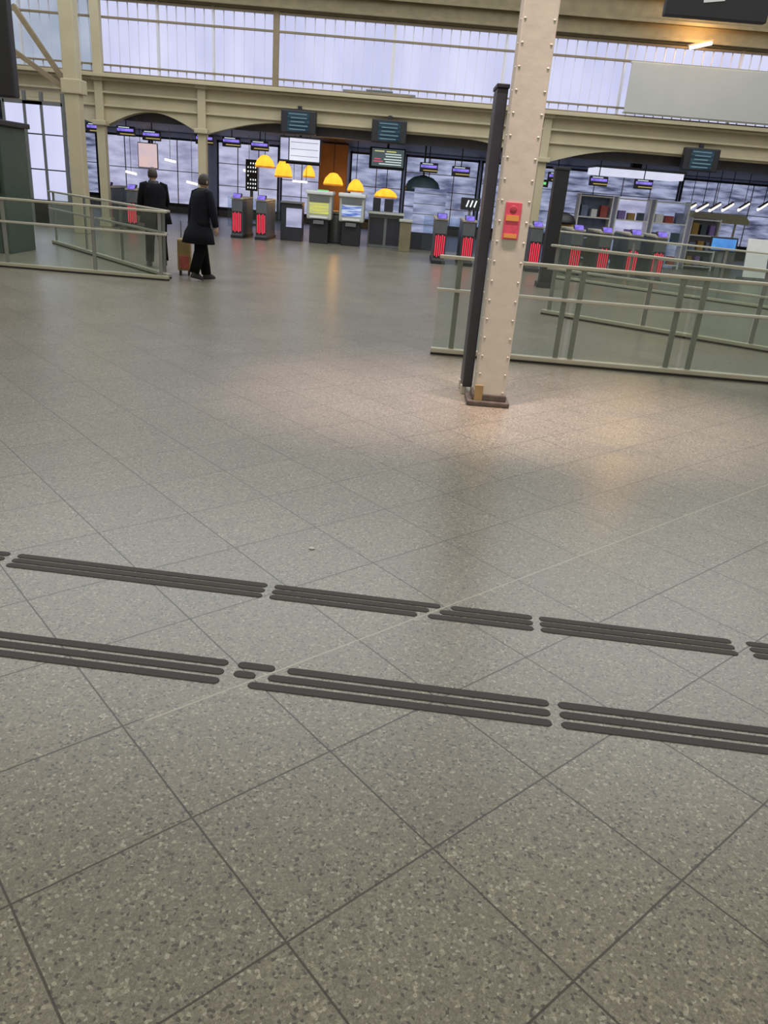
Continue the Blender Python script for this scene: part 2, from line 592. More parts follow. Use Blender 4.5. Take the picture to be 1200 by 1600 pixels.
# lamp heads high on the column that light the floor around it (above the frame)
for k, (lx, ly) in enumerate(((.20, 5.75), (1.75, 5.75))):
    t = thing('downlight', ['round downlight on the arm reaching left, high on the near column', 'round downlight on the arm reaching right, high on the near column'][k], 'lamp', (lx, ly, 6.3))
    MB().lathe((0, 0, 0), [(.10, 0), (.11, .03), (.10, .2), (.05, .26)]).build('housing', M['black'], t)
    a0 = (-(lx - .81) + math.copysign(.10, lx - .81), .70, .24)
    MB().bar(a0, (0, 0, .24), .04).build('arm', M['black'], t)
    MB().lathe((0, 0, -.012), [(.085, 0), (.085, .01)]).build('lens', M['warm'], t)
    ld = bpy.data.lights.new('downlight_beam', 'SPOT')
    ld.energy = 2100
    ld.color = (1.0, .75, .70)
    ld.spot_size = R(37)
    ld.spot_blend = 1.0
    ld.shadow_soft_size = .08
    lo = bpy.data.objects.new('downlight_beam', ld)
    COL.objects.link(lo)
    lo.parent = t
    lo.location = (0, 0, -.04)
    lo.rotation_euler = (R(7), 0, 0)

# ------------------------------------------------------------------ floor grip strips
def strip_y(row, x):
    return (2.885 - .074 * x) if row == 0 else (2.27 - .070 * x)


ROWS = [  # (row, bar pitch, bar width, pieces: x0, x1, label)
    (0, .046, .036, [(-2.85, -1.66), (-1.625, -.485), (-.455, None), (None, .668), (.695, 1.50), (1.56, 2.7)]),
    (1, .056, .039, [(-2.75, -1.68), (-1.65, -.525), (-.49, None), (None, .64), (.67, 1.80), (1.83, 2.9)])]
SLAB = [['farther strip row: length leaving the left edge of view', 'farther strip row: long length ending left of centre', 'farther strip row: middle length ending at the pale joint',
         'farther strip row: short length just right of the pale joint', 'farther strip row: length right of centre below the near column', 'farther strip row: last length at the right edge'],
        ['nearer strip row: length leaving the left edge of view', 'nearer strip row: long length on the left of view', 'nearer strip row: tiny stub left of the pale joint',
         'nearer strip row: long length starting at the pale joint', 'nearer strip row: length running to the right edge of view', 'nearer strip row: length beyond the right edge']]
ca, sa = math.cos(ANG), math.sin(ANG)


def pale_x(row, off):
    """x where the strip bar crosses the pale joint line"""
    # v = 1: -(x-GX)*sa + (y-GY)*ca = TILE
    y0, s = (2.885, -.074) if row == 0 else (2.27, -.070)
    return (TILE * .965 - GX * sa - (y0 + off - GY) * ca) / (-sa + s * ca)


for row, pitch, bw, pcs in ROWS:
    for i, (a, b) in enumerate(pcs):
        ca_, cb_ = a, b
        x0 = a if a is not None else pale_x(row, 0)
        x1 = b if b is not None else pale_x(row, 0)
        xc = (x0 + x1) / 2
        y0 = strip_y(row, xc)
        ang = math.atan(-.074 if row == 0 else -.070)
        if x0 > 2.2:
            continue
        t = thing('grip_strip', 'dark grey three-bar floor strip, ' + SLAB[row][i], 'floor strip', (xc, y0, 0), ang, 'dark three-bar strips set across the floor')
        for k in (-1, 0, 1):
            off = k * pitch
            e0 = a if a is not None else pale_x(row, off) + .024
            e1 = b if b is not None else pale_x(row, off) - .020
            if e1 - e0 < .03:
                continue
            # half cut ends lie along the tile diagonal a little
            L = (e1 - e0) / math.cos(ang)
            cx = ((e0 + e1) / 2 - xc) / math.cos(ang)
            mb = MB()
            n = 8
            r = bw / 2
            outl = []
            for q in range(n + 1):
                th = -math.pi / 2 + math.pi * q / n
                outl.append((cx + L / 2 - r + r * math.cos(th), off + r * math.sin(th)))
            for q in range(n + 1):
                th = math.pi / 2 + math.pi * q / n
                outl.append((cx - L / 2 + r + r * math.cos(th), off + r * math.sin(th)))
            lo_ = [mb.bm.verts.new((px, py, 0)) for px, py in outl]
            hi_ = [mb.bm.verts.new((cx + (px - cx) * (1 - .004 / max(L, .1)), off + (py - off) * .9, .0035)) for px, py in outl]
            mb.bm.faces.new(lo_[::-1])
            mb.bm.faces.new(hi_)
            for q in range(len(outl)):
                mb.bm.faces.new((lo_[q], lo_[(q + 1) % len(outl)], hi_[(q + 1) % len(outl)], hi_[q]))
            mb.build('bar', M['strip'], t)

# litter by the strips
x, y = -.40, 3.30
tag(MB().ell((0, 0, .004), (.016, .010, .005), 10).build('paper_scrap', M['white'], loc=(-.335, 3.37, 0), smooth=True), 'tiny white paper scrap on the floor behind the farther strips', 'litter')


# ------------------------------------------------------------------ glass barriers
def barrier(name_label, a, b, posts, panels, group='glass barriers with pale rails', mid=True, rail='rail'):
    """a, b: ground ends; posts: distances along; panels: list of (d0, d1)"""
    a, b = Vector((*a, 0)), Vector((*b, 0))
    L = (b - a).length
    rz = math.atan2(b.y - a.y, b.x - a.x)
    t = thing('glass_barrier', name_label, 'barrier', a, rz, group)
    MB().box((L / 2, 0, 1.02), (L, .09, .035)).build('top_rail', M[rail], t, bevel=.012)
    if mid:
        MB().box((L / 2, -.03, .69), (L, .05, .035)).build('mid_rail', M['steel'], t, bevel=.01)
    MB().box((L / 2, 0, .048), (L, .09, .05)).build('base_rail', M['rail'], t, bevel=.01)
    MB().box((L / 2, 0, .012), (L, .07, .024)).build('skirting_or_shade', M['black'], t)  # black strip standing in for the shadow gap under the base rail
    for d in posts:
        p = MB().box((d, .03, .53), (.055, .035, .97)).build('post', M['poststeel'], t, bevel=.006)
        MB().box((d, .02, .065), (.12, .09, .012)).build('foot_plate', M['steel'], p)
    for d0, d1 in panels:
        MB().box(((d0 + d1) / 2, 0, .53), (d1 - d0, .012, .93)).build('glass_panel', M['glass'], t)
    return t


barrier('nearest glass barrier with pale top rail, running behind the near column to the right', (.36, 8.47), (6.4, 8.33),
        [.22, 1.36, 1.52, 2.56, 2.80, 3.75, 3.99, 4.95, 5.19], [(.02, 1.42), (1.46, 2.66), (2.70, 3.84), (3.88, 5.05), (5.09, 6.0)])
barrier('second glass barrier on the right, behind the nearest one and slightly skewed', (2.2, 12.4), (7.2, 8.9),
        [.1, 1.6, 3.1, 4.6, 6.0], [(.14, 1.56), (1.64, 3.06), (3.14, 4.56), (4.64, 5.96)])
barrier('third glass barrier on the right, farthest back and beside the dark post', (3.2, 18.6), (9.5, 14.0),
        [.1, 2.0, 3.9, 5.8, 7.7], [(.14, 1.96), (2.04, 3.86), (3.94, 5.76), (5.84, 7.66)])
barrier('front glass barrier at the left, its right end beside the walking people', (-9.2, 12.6), (-3.72, 12.6),
        [.1, 1.5, 2.9, 4.3, 5.35], [(.14, 1.46), (1.54, 2.86), (2.94, 4.26), (4.34, 5.31)])
barrier('oblique glass barrier at the left, running back from the front barrier end', (-7.4, 16.9), (-3.78, 12.85),
        [.1, 1.8, 3.5, 5.2], [(.14, 1.76), (1.84, 3.46), (3.54, 5.16)])


# ------------------------------------------------------------------ ticket gates
def make_gate(label, loc, group):
    t = thing('ticket_gate', label, 'ticket gate', loc, 0, group)
    mb = MB().box((0, .55, .5), (.30, 1.5, 1.0))
    mb.build('cabinet', M['gatebody'], t, bevel=.03)
    MB().box((0, .5, 1.03), (.34, 1.45, .06)).build('top_cover', M['gatetop'], t, bevel=.02)
    MB().box((0, .55, .04), (.34, 1.55, .08)).build('plinth', M['black'], t, bevel=.01)
    ld = MB().box((0, -.208, .42), (.27, .012, .56)).build('indicator', M['black'], t)
    mb = MB()
    for k in range(5):
        mb.box((-.1 + k * .05, -.217, .42), (.028, .008, .46 + .05 * (k % 2)))
    mb.build('red_bars', M['red'], ld)
    rd = MB().box((0, -.12, 1.085), (.24, .22, .05), M=Matrix.Rotation(R(28), 4, 'X')).build('reader', M['black'], t, bevel=.01)
    MB().box((0, -.20, 1.095), (.20, .14, .02), M=Matrix.Rotation(R(40), 4, 'X')).build('reader_light', M['violet'], rd)
    for s in (-1, 1):
        MB().box((s * .29, .55, .65), (.26, .02, .8)).build('flap', M['shopglass'], t)
    return t


g0 = make_gate('left ticket gate just right of the long-coated person, wide red bars', (-4.72, 22.75, 0), 'ticket gates with red bars, left line')
dup(g0, (-4.05, 22.75, 0), label='second ticket gate right of the long-coated person, next to the dark cabinet')
dup(g0, (at(173, 330, 23.4)[0], 23.4, 0), label='leftmost ticket gate seen over the left barrier')
dup(g0, (-7.62, 22.75, 0), label='ticket gate seen over the left barrier, second from left')
gR = 'ticket gates with red bars, right line'
for x, lb in ((.80, 'ticket gate with red bars left of the dark totem, the farther from the column'), (1.47, 'ticket gate with red bars just left of the dark totem'),
              (3.10, 'ticket gate seen between the near column and the dark post'), (4.08, 'first ticket gate right of the dark post'),
              (4.76, 'second ticket gate right of the dark post'), (5.46, 'third ticket gate right of the dark post'), (6.08, 'fourth and last ticket gate right of the dark post')):
    dup(g0, (x, 19.9, 0), label=lb, group=gR)

# violet and yellow lit signs hung over the gates
s0 = None
for i, (px, py) in enumerate(((150, 200), (197, 205), (237, 212), (320, 218), (362, 222), (406, 228), (670, 262), (720, 268), (870, 277), (935, 283), (1005, 288))):
    x, z = at(px, py, 24.2)
    lb = ['first from the left, beside the tall cream column', 'second from the left, under the arch', 'third from the left, under the arch', 'just right of the cream column between the arches',
          'second right of the cream column', 'third right of the cream column', 'left of the pair beyond the departure board', 'right of the pair beyond the departure board',
          'right of the near column, by the dark post', 'below the lit white ceiling panel, left one', 'below the lit white ceiling panel, right one'][i]
    lb = 'small violet and yellow lit gate sign, ' + lb
    if s0 is None:
        s0 = thing('gate_sign', lb, 'sign', (x, 24.2, z), 0, 'lit gate signs hung from the dark ceiling')
        MB().box((0, 0, 0), (.52, .12, .26)).build('case', M['navy'], s0, bevel=.02)
        MB().box((0, -.065, .03), (.46, .02, .07)).build('violet_strip', M['violet'], s0)
        MB().box((.05, -.065, -.075), (.40, .02, .022)).build('yellow_strip', M['yell'], s0)
        MB().box((-.04, -.067, .095), (.30, .02, .022)).build('white_strip', M['roww'], s0)
        MB().tube([(0, .02, .12), (0, .02, .75)], .015, 8).build('hanger', M['black'], s0)
    else:
        dup(s0, (x, 24.2, z), label=lb)

# monitors on the beam
for i, (px, py) in enumerate(((467, 191), (608, 206), (1094, 250))):
    x, z = at(px, py, 22.6)
    t = thing('beam_monitor', ['dark monitor on the beam above the white lit sign', 'dark monitor on the beam above the departure board', 'dark monitor on the beam at the right, above the shop lights'][i],
              'screen', (x, 22.6, z), 0, 'dark monitors on the cream beam')
    MB().box((0, .02, 0), (.92, .26, .56)).build('case', M['black'], t, bevel=.03)
    s = MB().box((0, -.115, 0), (.58, .02, .46)).build('screen', M['screent'], t)
    mb = MB()
    for k in range(5):
        mb.box((-.02 + .03 * (k % 2), -.128, .18 - k * .09), (.48 - .06 * (k % 3), .006, .028))
    mb.build('text_rows', M['rowt'], s)
    MB().box((0, .12, .32), (.1, .1, .14)).build('bracket', M['black'], t)

# ------------------------------------------------------------------ big left posts with braces
t = thing('braced_post', 'tall dull cream post at the left with two diagonal braces, left of the arch column', 'post', (-8.0, 20, 0))
MB().box((0, 0, 3.2), (.33, .3, 6.4)).build('shaft', M['cream'], t, bevel=.02)
for pa, pb in (((20, 8), (104, 132)), ((20, 78), (104, 140))):
    (xa, za), (xb, zb) = at(*pa, 20), at(*pb, 20)
    MB().bar((xa + 8.0, 0, za), (xb + 8.0, 0, zb), .12, .10).build('brace', M['brown'], t)
MB().box((.02, 0, 3.2), (.46, .4, .3)).build('collar', M['cream'], t, bevel=.02)

# left concourse glazing below the beam
for i, (p0, p1) in enumerate((((36, 128), (62, 268)), ((66, 128), (96, 268)))):
    x0, z0 = at(*p0, 22.6)
    x1, z1 = at(*p1, 22.6)
    t = thing('lit_screen_wall', ['pale lit glass screen at the far left beside the green kiosk', 'pale lit glass screen just left of the braced post'][i], 'glass screen', ((x0 + x1) / 2, 22.2, 0), 0, 'lit screens left of the braced post')
    MB().box((0, 0, 1.75), (.95, .04, 2.3)).build('pane', M['day'], t)
    mb = MB().box((-.5, 0, 1.6), (.07, .1, 3.2)).box((.5, 0, 1.6), (.07, .1, 3.2)).box((0, 0, .55), (1.0, .1, .1)).box((0, 0, 2.93), (1.0, .1, .08)).box((0, 0, .25), (1.0, .08, .5))
    mb.build('frame', M['midgrey'], t)
    mb = MB().box((0, -.03, 2.2), (.95, .03, .03)).box((0, -.03, 1.35), (.95, .03, .03)).build('transom', M['navy'], t)

# green kiosk at left edge, with lights
t = thing('kiosk', 'dark green kiosk cut by the left edge, with small white lights', 'kiosk', (-7.75, 14.6, 0))
MB().box((0, .3, 1.05), (1.3, 1.0, 2.1)).build('body', M['green'], t, bevel=.02)
MB().box((0, .2, 2.14), (1.45, 1.3, .09)).build('roof', M['black'], t, bevel=.02)
MB().box((.05, -.215, 1.45), (1.0, .03, .8)).build('window', M['teal'], t)
for k in range(3):
    MB().ell((.38 + k * .06, -.24, 2.03 - .012 * k), (.022, .02, .03), 8).build('lamp', M['whitehot'], t)
MB().box((.22, -.24, 2.03), (.12, .03, .06)).build('violet_lamp', M['violet'], t)
d = MB().box((.40, -.215, 1.12), (.36, .02, .2)).build('display', M['black'], t)
mb = MB()
for k in range(4):
    mb.box((.28 + k * .075, -.228, 1.12), (.035, .008, .15))
mb.build('red_bars', M['red'], d)

# black boards hung at the top corners
x, z = -6.9, 3.55
t = thing('hanging_board', 'black board hanging at the top left corner', 'sign', (x - .27, 14, z), group='black boards hung overhead')
MB().box((0, 0, 0), (1.3, .18, 2.1)).build('panel', M['black'], t, bevel=.03)
MB().tube([(-.4, 0, 1.0), (-.4, 0, 3.2)], .03, 8).tube([(.4, 0, 1.0), (.4, 0, 3.2)], .03, 8).build('hanger', M['brown'], t)
(x0, z0), (x1, z1) = at(1035, 28, 15), at(1195, 35, 15)
t = thing('hanging_board', 'black board with a white mark hanging at the top right', 'sign', ((x0 + x1) / 2, 15, (z0 + z1) / 2), group='black boards hung overhead')
MB().box((0, 0, .33), (abs(x1 - x0), .16, .66)).build('panel', M['black'], t, bevel=.02)
MB().box((-.08, -.085, .26), (.34, .01, .05), M=Matrix.Rotation(R(-8), 4, 'Y')).box((.02, -.085, .33), (.22, .01, .09)).build('white_mark', M['white'], t)
MB().tube([(-.6, 0, .6), (-.6, 0, 2.6)], .025, 8).tube([(.6, 0, .6), (.6, 0, 2.6)], .025, 8).build('hanger', M['brown'], t)

# warm lamp on the upper front
x, z = at(1095, 71, 22.35)
t = thing('tube_lamp', 'single warm lamp glowing on the brown boarding at the top right', 'lamp', (x, 22.35, z))
MB().tube([(-.26, 0, -.07), (.26, 0, .07)], .045, 10).build('tube', M['warm'], t)
MB().bar((-.3, .08, -.02), (.3, .08, .14), .10, .05).bar((0, .08, .06), (0, .62, .10), .06).build('bracket', M['brown'], t)
ld = bpy.data.lights.new('warm_glow', 'POINT')
ld.energy = 75
ld.color = (1.0, .55, .2)
ld.shadow_soft_size = .2
lo = bpy.data.objects.new('warm_glow', ld)
COL.objects.link(lo)
lo.parent = t
lo.location = (0, -.05, .32)

# big blank banner in front of the glazing on the right
(x0, z0), (x1, z1) = at(987, 98, 22.5), at(985, 190, 22.5)
t = thing('blank_banner', 'large blank greyish white banner over the glazing at the right', 'banner', (5.35 + 3.2, 22.5, 3.88))
MB().box((0, 0, .56), (6.5, .05, 1.12)).build('sheet', M['bannerw'], t)
MB().box((0, .04, 1.13), (6.54, .08, .05)).box((0, .04, -.01), (6.54, .08, .04)).build('batten', M['pale'], t)
mb = MB()
for k in (-3, -1, 1, 3):
    mb.box((k, .28, 1.1), (.05, .5, .05))
mb.build('bracket', M['brown'], t)

# glazing-level dark thing on the beam (signal rail)
x, z = at(592, 151, 22.6)
t = thing('cable_tray', 'low dark grey tray lying on the beam below the glazing', 'tray', (x, 22.72, 3.785))
MB().box((0, 0, .05), (1.9, .12, .10)).box((0, -.02, .12), (.7, .1, .05)).build('tray', M['midgrey'], t, bevel=.02)
MB().box((0, -.065, .05), (1.7, .02, .05)).build('lip', M['brown'], t)

# ------------------------------------------------------------------ back shop fronts (lit)
def shop(label, px0, px1, y, z0, z1, ma, bars=2, hb=1, group='lit shop fronts at the back'):
    xa, _ = at(px0, 300, y)
    xb, _ = at(px1, 300, y)
    w = xb - xa
    t = thing('shop_front', label, 'shop front', ((xa + xb) / 2, y, 0), 0, group)
    p = MB().box((0, 0, (z0 + z1) / 2), (w - .1, .04, z1 - z0)).build('lit_pane', ma, t)
    p.location = (0, 0, 0)
    f = MB()
    for s in (-1, 1):
        f.box((s * (w / 2 - .04), -.03, z1 / 2 + .02), (.06, .14, z1))
    f.box((0, -.03, z0 - .06), (w, .14, .12)).box((0, -.03, z1 - .03), (w, .14, .08))
    f.build('frame', M['navy'], t)
    b = MB()
    for k in range(1, bars + 1):
        b.box((-w / 2 + w * k / (bars + 1), -.035, (z0 + z1) / 2), (.035, .05, z1 - z0))
    for k in range(1, hb + 1):
        b.box((0, -.035, z0 + (z1 - z0) * k / (hb + 1)), (w - .1, .05, .03))
    b.build('mullions', M['bar'], t)
    if z0 > .3:
        MB().box((0, -.02, (z0 - .12) / 2), (w - .1, .1, z0 - .12)).build('stall_riser', M['midgrey'], t)
    return t


shop('lit shop front far left, behind the green kiosk and braced post', -60, 158, 33.7, .5, 2.75, M['shopC'], 4)
shop('lit shop front under the left arch, left half', 160, 238, 33.6, .35, 2.75, M['shopA'], 1)
shop('lit shop front under the left arch, above the black-coated person', 240, 318, 33.6, .35, 2.75, M['shopA'], 1)
shop('lit shop front right of the cream column, behind the left gates', 340, 436, 33.6, .35, 2.8, M['shopA'], 2, 2)
shop('lit shop front behind the white sign and ticket machines', 438, 504, 33.6, .35, 2.8, M['shopA'], 1, 3)
shop('lit shop front right of the copper wall', 545, 628, 33.6, .35, 2.8, M['shopB'], 1, 1)
shop('lit shop front left of the dark totem, behind the counter', 630, 745, 33.6, .35, 2.85, M['shopB'], 2, 3)
shop('lit shop front right of the near column, by the dark post', 748, 880, 33.6, .4, 2.85, M['shopB'], 2, 2)
shop('lit shop front behind the right gates', 882, 1060, 33.6, .4, 2.85, M['shopC'], 3, 2)
shop('lit shop front behind the row of warm tubes, far right', 1062, 1290, 33.6, .5, 2.85, M['shopC'], 3, 1)

# lamps, a pink poster and a dot display in the lit shops
for i, (px, py) in enumerate(((205, 270), (266, 251), (389, 268), (300, 286))):
    x, z = at(px, py, 31)
    t = thing('spot_lamp', ['small white lamp in the shop under the left arch, lower left', 'small white lamp in the shop above the black-coated person', 'small white lamp in the shop behind the left gates', 'small white lamp in the shop behind the long-coated person'][i], 'lamp', (x, 31, z), 0, 'small white lamps in the lit shops')
    MB().tube([(-.20, 0, .03), (.20, 0, -.03)], .04, 10).build('tube', M['warm'], t)
    MB().tube([(0, 0, .02), (0, 0, 2.95 - z)], .01, 6).build('cord', M['bar'], t)
x, z = at(231, 243, 32.5)
t = thing('pink_poster', 'pale pink lit poster in the shop under the left arch', 'poster', (x, 32.5, z))
MB().box((0, .03, 0), (.78, .05, .9)).build('frame', M['midgrey'], t)
MB().box((0, 0, 0), (.72, .02, .84)).build('lit_sheet', emit('pink_sheet', (.86, .62, .58), .85, (.72, .58, .66), 2.5), t)
for sx in (-.3, .3):
    MB().tube([(sx, .03, .4), (sx, .03, 2.95 - z)], .01, 6).build('cord', M['black'], t)
x, z = at(395, 274, 29)
t = thing('dot_display', 'dark upright panel of small white light dots behind the left gates', 'display', (at(393, 268, 29)[0], 29, 0))
MB().box((0, .04, z), (.42, .06, 1.0)).build('panel', M['navy'], t, bevel=.01)
mb = MB()
for cx in (-.12, -.03, .06, .14):
    for k in range(7):
        if (k * 3 + int(cx * 50)) % 4:
            mb.ell((cx, 0, z - .4 + k * .13), (.02, .012, .028), 6)
mb.build('light_dots', M['whitehot'], t)
MB().box((0, .06, z / 2), (.10, .06, z)).build('pole', M['midgrey'], t)
MB().box((0, .06, .03), (.4, .3, .06)).build('foot', M['midgrey'], t)

# copper wall block
x0, _ = at(500, 250, 31)
x1, _ = at(544, 250, 31)
t = thing('copper_pier', 'orange-brown copper clad pier between the white sign and departure board', 'pier', ((x0 + x1) / 2, 31, 0))
MB().box((0, .2, 1.46), (x1 - x0, .9, 2.9)).build('cladding', M['copper'], t, bevel=.02)
MB().box((0, .18, .1), (x1 - x0 + .06, .96, .2)).build('skirting_or_shade', M['black'], t)

# white lit hanging sign
x, z = at(469, 234, 26)
t = thing('white_light_box', 'bright white lit sign box hanging below the left beam monitor', 'sign', (x, 26, z))
MB().box((0, .06, 0), (1.26, .16, .72)).build('case', M['midgrey'], t, bevel=.015)
MB().box((.14, -.03, .0), (.92, .03, .62)).build('lit_face', M['signw'], t)
MB().box((-.48, -.03, .0), (.24, .03, .60)).build('side_face', M['shopA'], t)
mb = MB()
for k in range(3):
    mb.box((.14, -.047, .2 - k * .19), (.84, .006, .012))
mb.build('text_rows', M['bannerw'], t)
MB().box((.1, -.02, -.385), (1.05, .12, .06)).build('bottom_rail', M['black'], t)
MB().box((0, .06, .44), (.06, .06, .2)).build('hanger', M['black'], t)

# departure board
x, z = at(605, 248, 26.5)
t = thing('departure_board', 'dark departure board with small coloured rows right of the copper pier', 'screen', (x, 26.5, z))
MB().box((0, .08, 0), (1.12, .2, .62)).build('case', M['black'], t, bevel=.02)
s = MB().box((.02, -.03, .02), (1.0, .02, .50)).build('screen', M['board'], t)
for nm, ma, rows in (('yellow_rows', 'rowy', [(.2, -.25, .3), (.2, .12, .3)]), ('pale_rows', 'roww', [(.13, .18, .5), (.06, .2, .5), (-.02, .18, .55), (-.09, .2, .5), (-.16, .1, .7)]), ('red_rows', 'rowr', [(-.09, -.28, .3), (-.02, -.3, .2)])):
    mb = MB()
    for zz, xx, ww in rows:
        mb.box((xx, -.044, zz), (ww, .006, .03))
    mb.build(nm, M[ma], s)
MB().box((0, .08, .42), (.06, .06, .28)).build('hanger', M['black'], t)

# orange lamps
for i, (px, py, y, w, h, hot) in enumerate(((414, 251, 27, .62, .34, 1), (443, 262, 27.5, .58, .52, 1), (483, 267, 27.5, .40, .34, 1), (521, 279, 28, .66, .36, 1), (556, 289, 28, .56, .36, 1), (603, 301, 28.5, .78, .26, 1))):
    x, z = at(px, py, y)
    lb = ['orange glowing lampshade farthest left, by the left gates', 'orange glowing lampshade below the white lit sign, left', 'small orange glowing lampshade below the white lit sign, right', 'brightest orange lampshade, in front of the copper pier',
          'orange glowing lampshade between copper pier and departure board', 'low wide orange lampshade below the departure board'][i]
    t = thing('pendant_lamp', lb, 'lamp', (x, y, z), 0, 'orange lamps over the café counter')
    MB().lathe((0, 0, -h / 2), [(w * .50, 0), (w * .5, .03), (w * .42, h * .5), (w * .2, h * .92), (.03, h)], 20).build('lamp_shade', M['orange'], t, smooth=True)
    MB().lathe((0, 0, -h / 2 - .04), [(w * .46, 0), (w * .52, .03), (w * .52, .05)], 20).build('rim', M['orangeb'], t, smooth=True)
    MB().tube([(0, 0, h / 2), (0, 0, 2.95 - z)], .012, 8).build('cord', M['black'], t)
x, z = at(483, 285, 27)
t = thing('strip_light', 'short white strip light under the left orange lamps', 'lamp', (x - .3, 27, z))
MB().tube([(-.24, 0, 0), (.24, 0, 0)], .03, 10).build('tube', M['warm'], t)
for sx in (-.2, .2):
    MB().tube([(sx, 0, .02), (sx, 0, 2.95 - z)], .008, 6).build('cord', M['black'], t)
ld = bpy.data.lights.new('lamp_glow', 'POINT')
ld.energy = 70
ld.color = (1.0, .5, .12)
ld.shadow_soft_size = .5
lo = bpy.data.objects.new('lamp_glow', ld)
COL.objects.link(lo)
lo.location = (at(521, 279, 27.7)[0], 27.7, at(521, 279, 27.7)[1] - .4)

# ticket machines
for i, (px, scr) in enumerate(((496, 'ymach'), (546, 'bmach'))):
    x, _ = at(px, 378 + i * 4, 23)
    t = thing('ticket_machine', ['ticket machine with the yellow screen', 'ticket machine with the blue and white screen'][i], 'ticket machine', (x, 23.1, 0), 0, 'ticket machines by the gates')
    MB().box((0, .3, .32), (.52, .55, .64)).build('plinth', M['black'], t, bevel=.02)
    MB().box((0, .28, .98), (.70, .62, .68)).build('cabinet', M['pale'], t, bevel=.05)
    MB().box((0, .24, 1.34), (.76, .7, .10)).build('hood', M['white'], t, bevel=.03)
    MB().box((.1, -.06, 1.405), (.3, .03, .03)).build('green_light', M['grn'] if i == 0 else M['roww'], t)
    s = MB().box((0, -.045, .93), (.54, .03, .28)).build('screen', M[scr], t, bevel=.008)
    MB().box((0, -.045, 1.18), (.56, .03, .14)).build('card_panel', M['midgrey'], t, bevel=.008)
    MB().box((0, -.07, .70), (.5, .10, .05)).build('shelf', M['white'], t, bevel=.01)
    MB().box((0, -.05, .57), (.3, .05, .1)).build('ticket_tray', M['midgrey'], t, bevel=.01)
x, _ = at(519, 378, 23)
t = thing('litter_bin', 'rounded grey bin standing between the two ticket machines', 'bin', (x, 24.05, 0))
MB().lathe((0, 0, 0), [(.23, 0), (.24, .03), (.24, .72), (.2, .8)], 20).build('body', M['midgrey'], t, smooth=True)
MB().lathe((0, 0, .8), [(.245, 0), (.245, .04), (.1, .07)], 20).build('lid', M['steel'], t)

# dark cabinet with poster left of the machines
x, _ = at(450, 374, 23)
t = thing('info_cabinet', 'low dark blue cabinet with a pale poster left of the ticket machines', 'cabinet', (-3.32, 23.3, 0))
MB().box((0, .2, .5), (.60, .5, 1.0)).build('body', M['navy'], t, bevel=.02)
MB().box((.08, -.06, .62), (.44, .02, .5)).build('poster', M['shopA'], t)
MB().box((0, .18, 1.02), (.62, .56, .05)).build('top', M['midgrey'], t, bevel=.01)
# counter right of the machines
x0, _ = at(572, 385, 23.3)
x1, _ = at(626, 390, 23.3)
t = thing('service_counter', 'grey service counter with a pale ledge, right of the ticket machines', 'counter', ((x0 + x1) / 2, 23.6, 0))
w = x1 - x0
MB().box((0, .3, .45), (w, .6, .9)).build('body', M['midgrey'], t, bevel=.015)
MB().box((0, .22, .93), (w + .06, .8, .06)).build('ledge', M['pale'], t, bevel=.01)
MB().box((-w * .3, .35, 1.14), (w * .22, .06, .36)).box((w * .05, .35, 1.14), (w * .26, .06, .34)).build('screens', M['navy'], t, bevel=.01)
mb = MB()
for k in (-1, 1):
    mb.box((k * w / 4, -.008, .44), (w * .42, .02, .72))
mb.build('door', M['navy'], t)
# beige bollard
x, _ = at(628, 392, 22.8)
t = thing('bollard', 'beige square bollard with a light cap right of the grey counter', 'bollard', (x + .05, 22.8, 0))
MB().box((0, 0, .39), (.32, .32, .78)).build('shaft', M['olive'], t, bevel=.015)
MB().box((0, 0, .81), (.38, .38, .07)).build('cap', M['pale'], t, bevel=.02)
# glass screen
x0, _ = at(640, 390, 23.6)
x1, _ = at(690, 390, 23.6)
t = thing('lit_panel_unit', 'tall pale bluish panel unit right of the beige bollard', 'panel', ((x0 + x1) / 2, 24, 0))
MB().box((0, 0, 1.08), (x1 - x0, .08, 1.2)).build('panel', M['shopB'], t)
MB().box((0, .02, .24), (x1 - x0 + .04, .16, .48)).build('base', M['navy'], t)
mb = MB()
for k in range(4):
    mb.box((0, -.05, .7 + .28 * k), (x1 - x0, .03, .02))
mb.build('rails', M['midgrey'], t)
# round dark dome sign above it
x, z = at(661, 286, 24.5)
t = thing('domed_canopy', 'dark domed canopy above the pale panel unit, below the gate signs', 'canopy', (x, 24.6, z - .25))
MB().loft([(0, 0, 0, .52, .4), (0, 0, .12, .51, .4), (0, 0, .28, .44, .34), (0, 0, .40, .28, .22), (0, 0, .46, .05, .04)], 24).build('dome', M['teal'], t, smooth=True)
MB().box((0, -.40, .1), (.6, .03, .05)).build('stripe', M['midgrey'], t)
MB().tube([(0, 0, .4), (0, 0, 2.95 - (z - .25))], .025, 8).build('hanger', M['black'], t)
# white LED sign
x, z = at(735, 319, 21.5)
t = thing('dot_sign', 'small dark sign with white slanted light dots left of the totem', 'sign', (x, 21.5, 0))
MB().box((0, 0, z), (.5, .06, .3)).build('panel', M['black'], t, bevel=.01)
for k in range(3):
    MB().bar((-.1 + k * .1, -.04, z - .07), (-.05 + k * .1, -.04, z + .09), .03).build('light_dash', M['whitehot'], t)
MB().tube([(0, .03, 0), (0, .03, z)], .035, 10).build('pole', M['midgrey'], t)

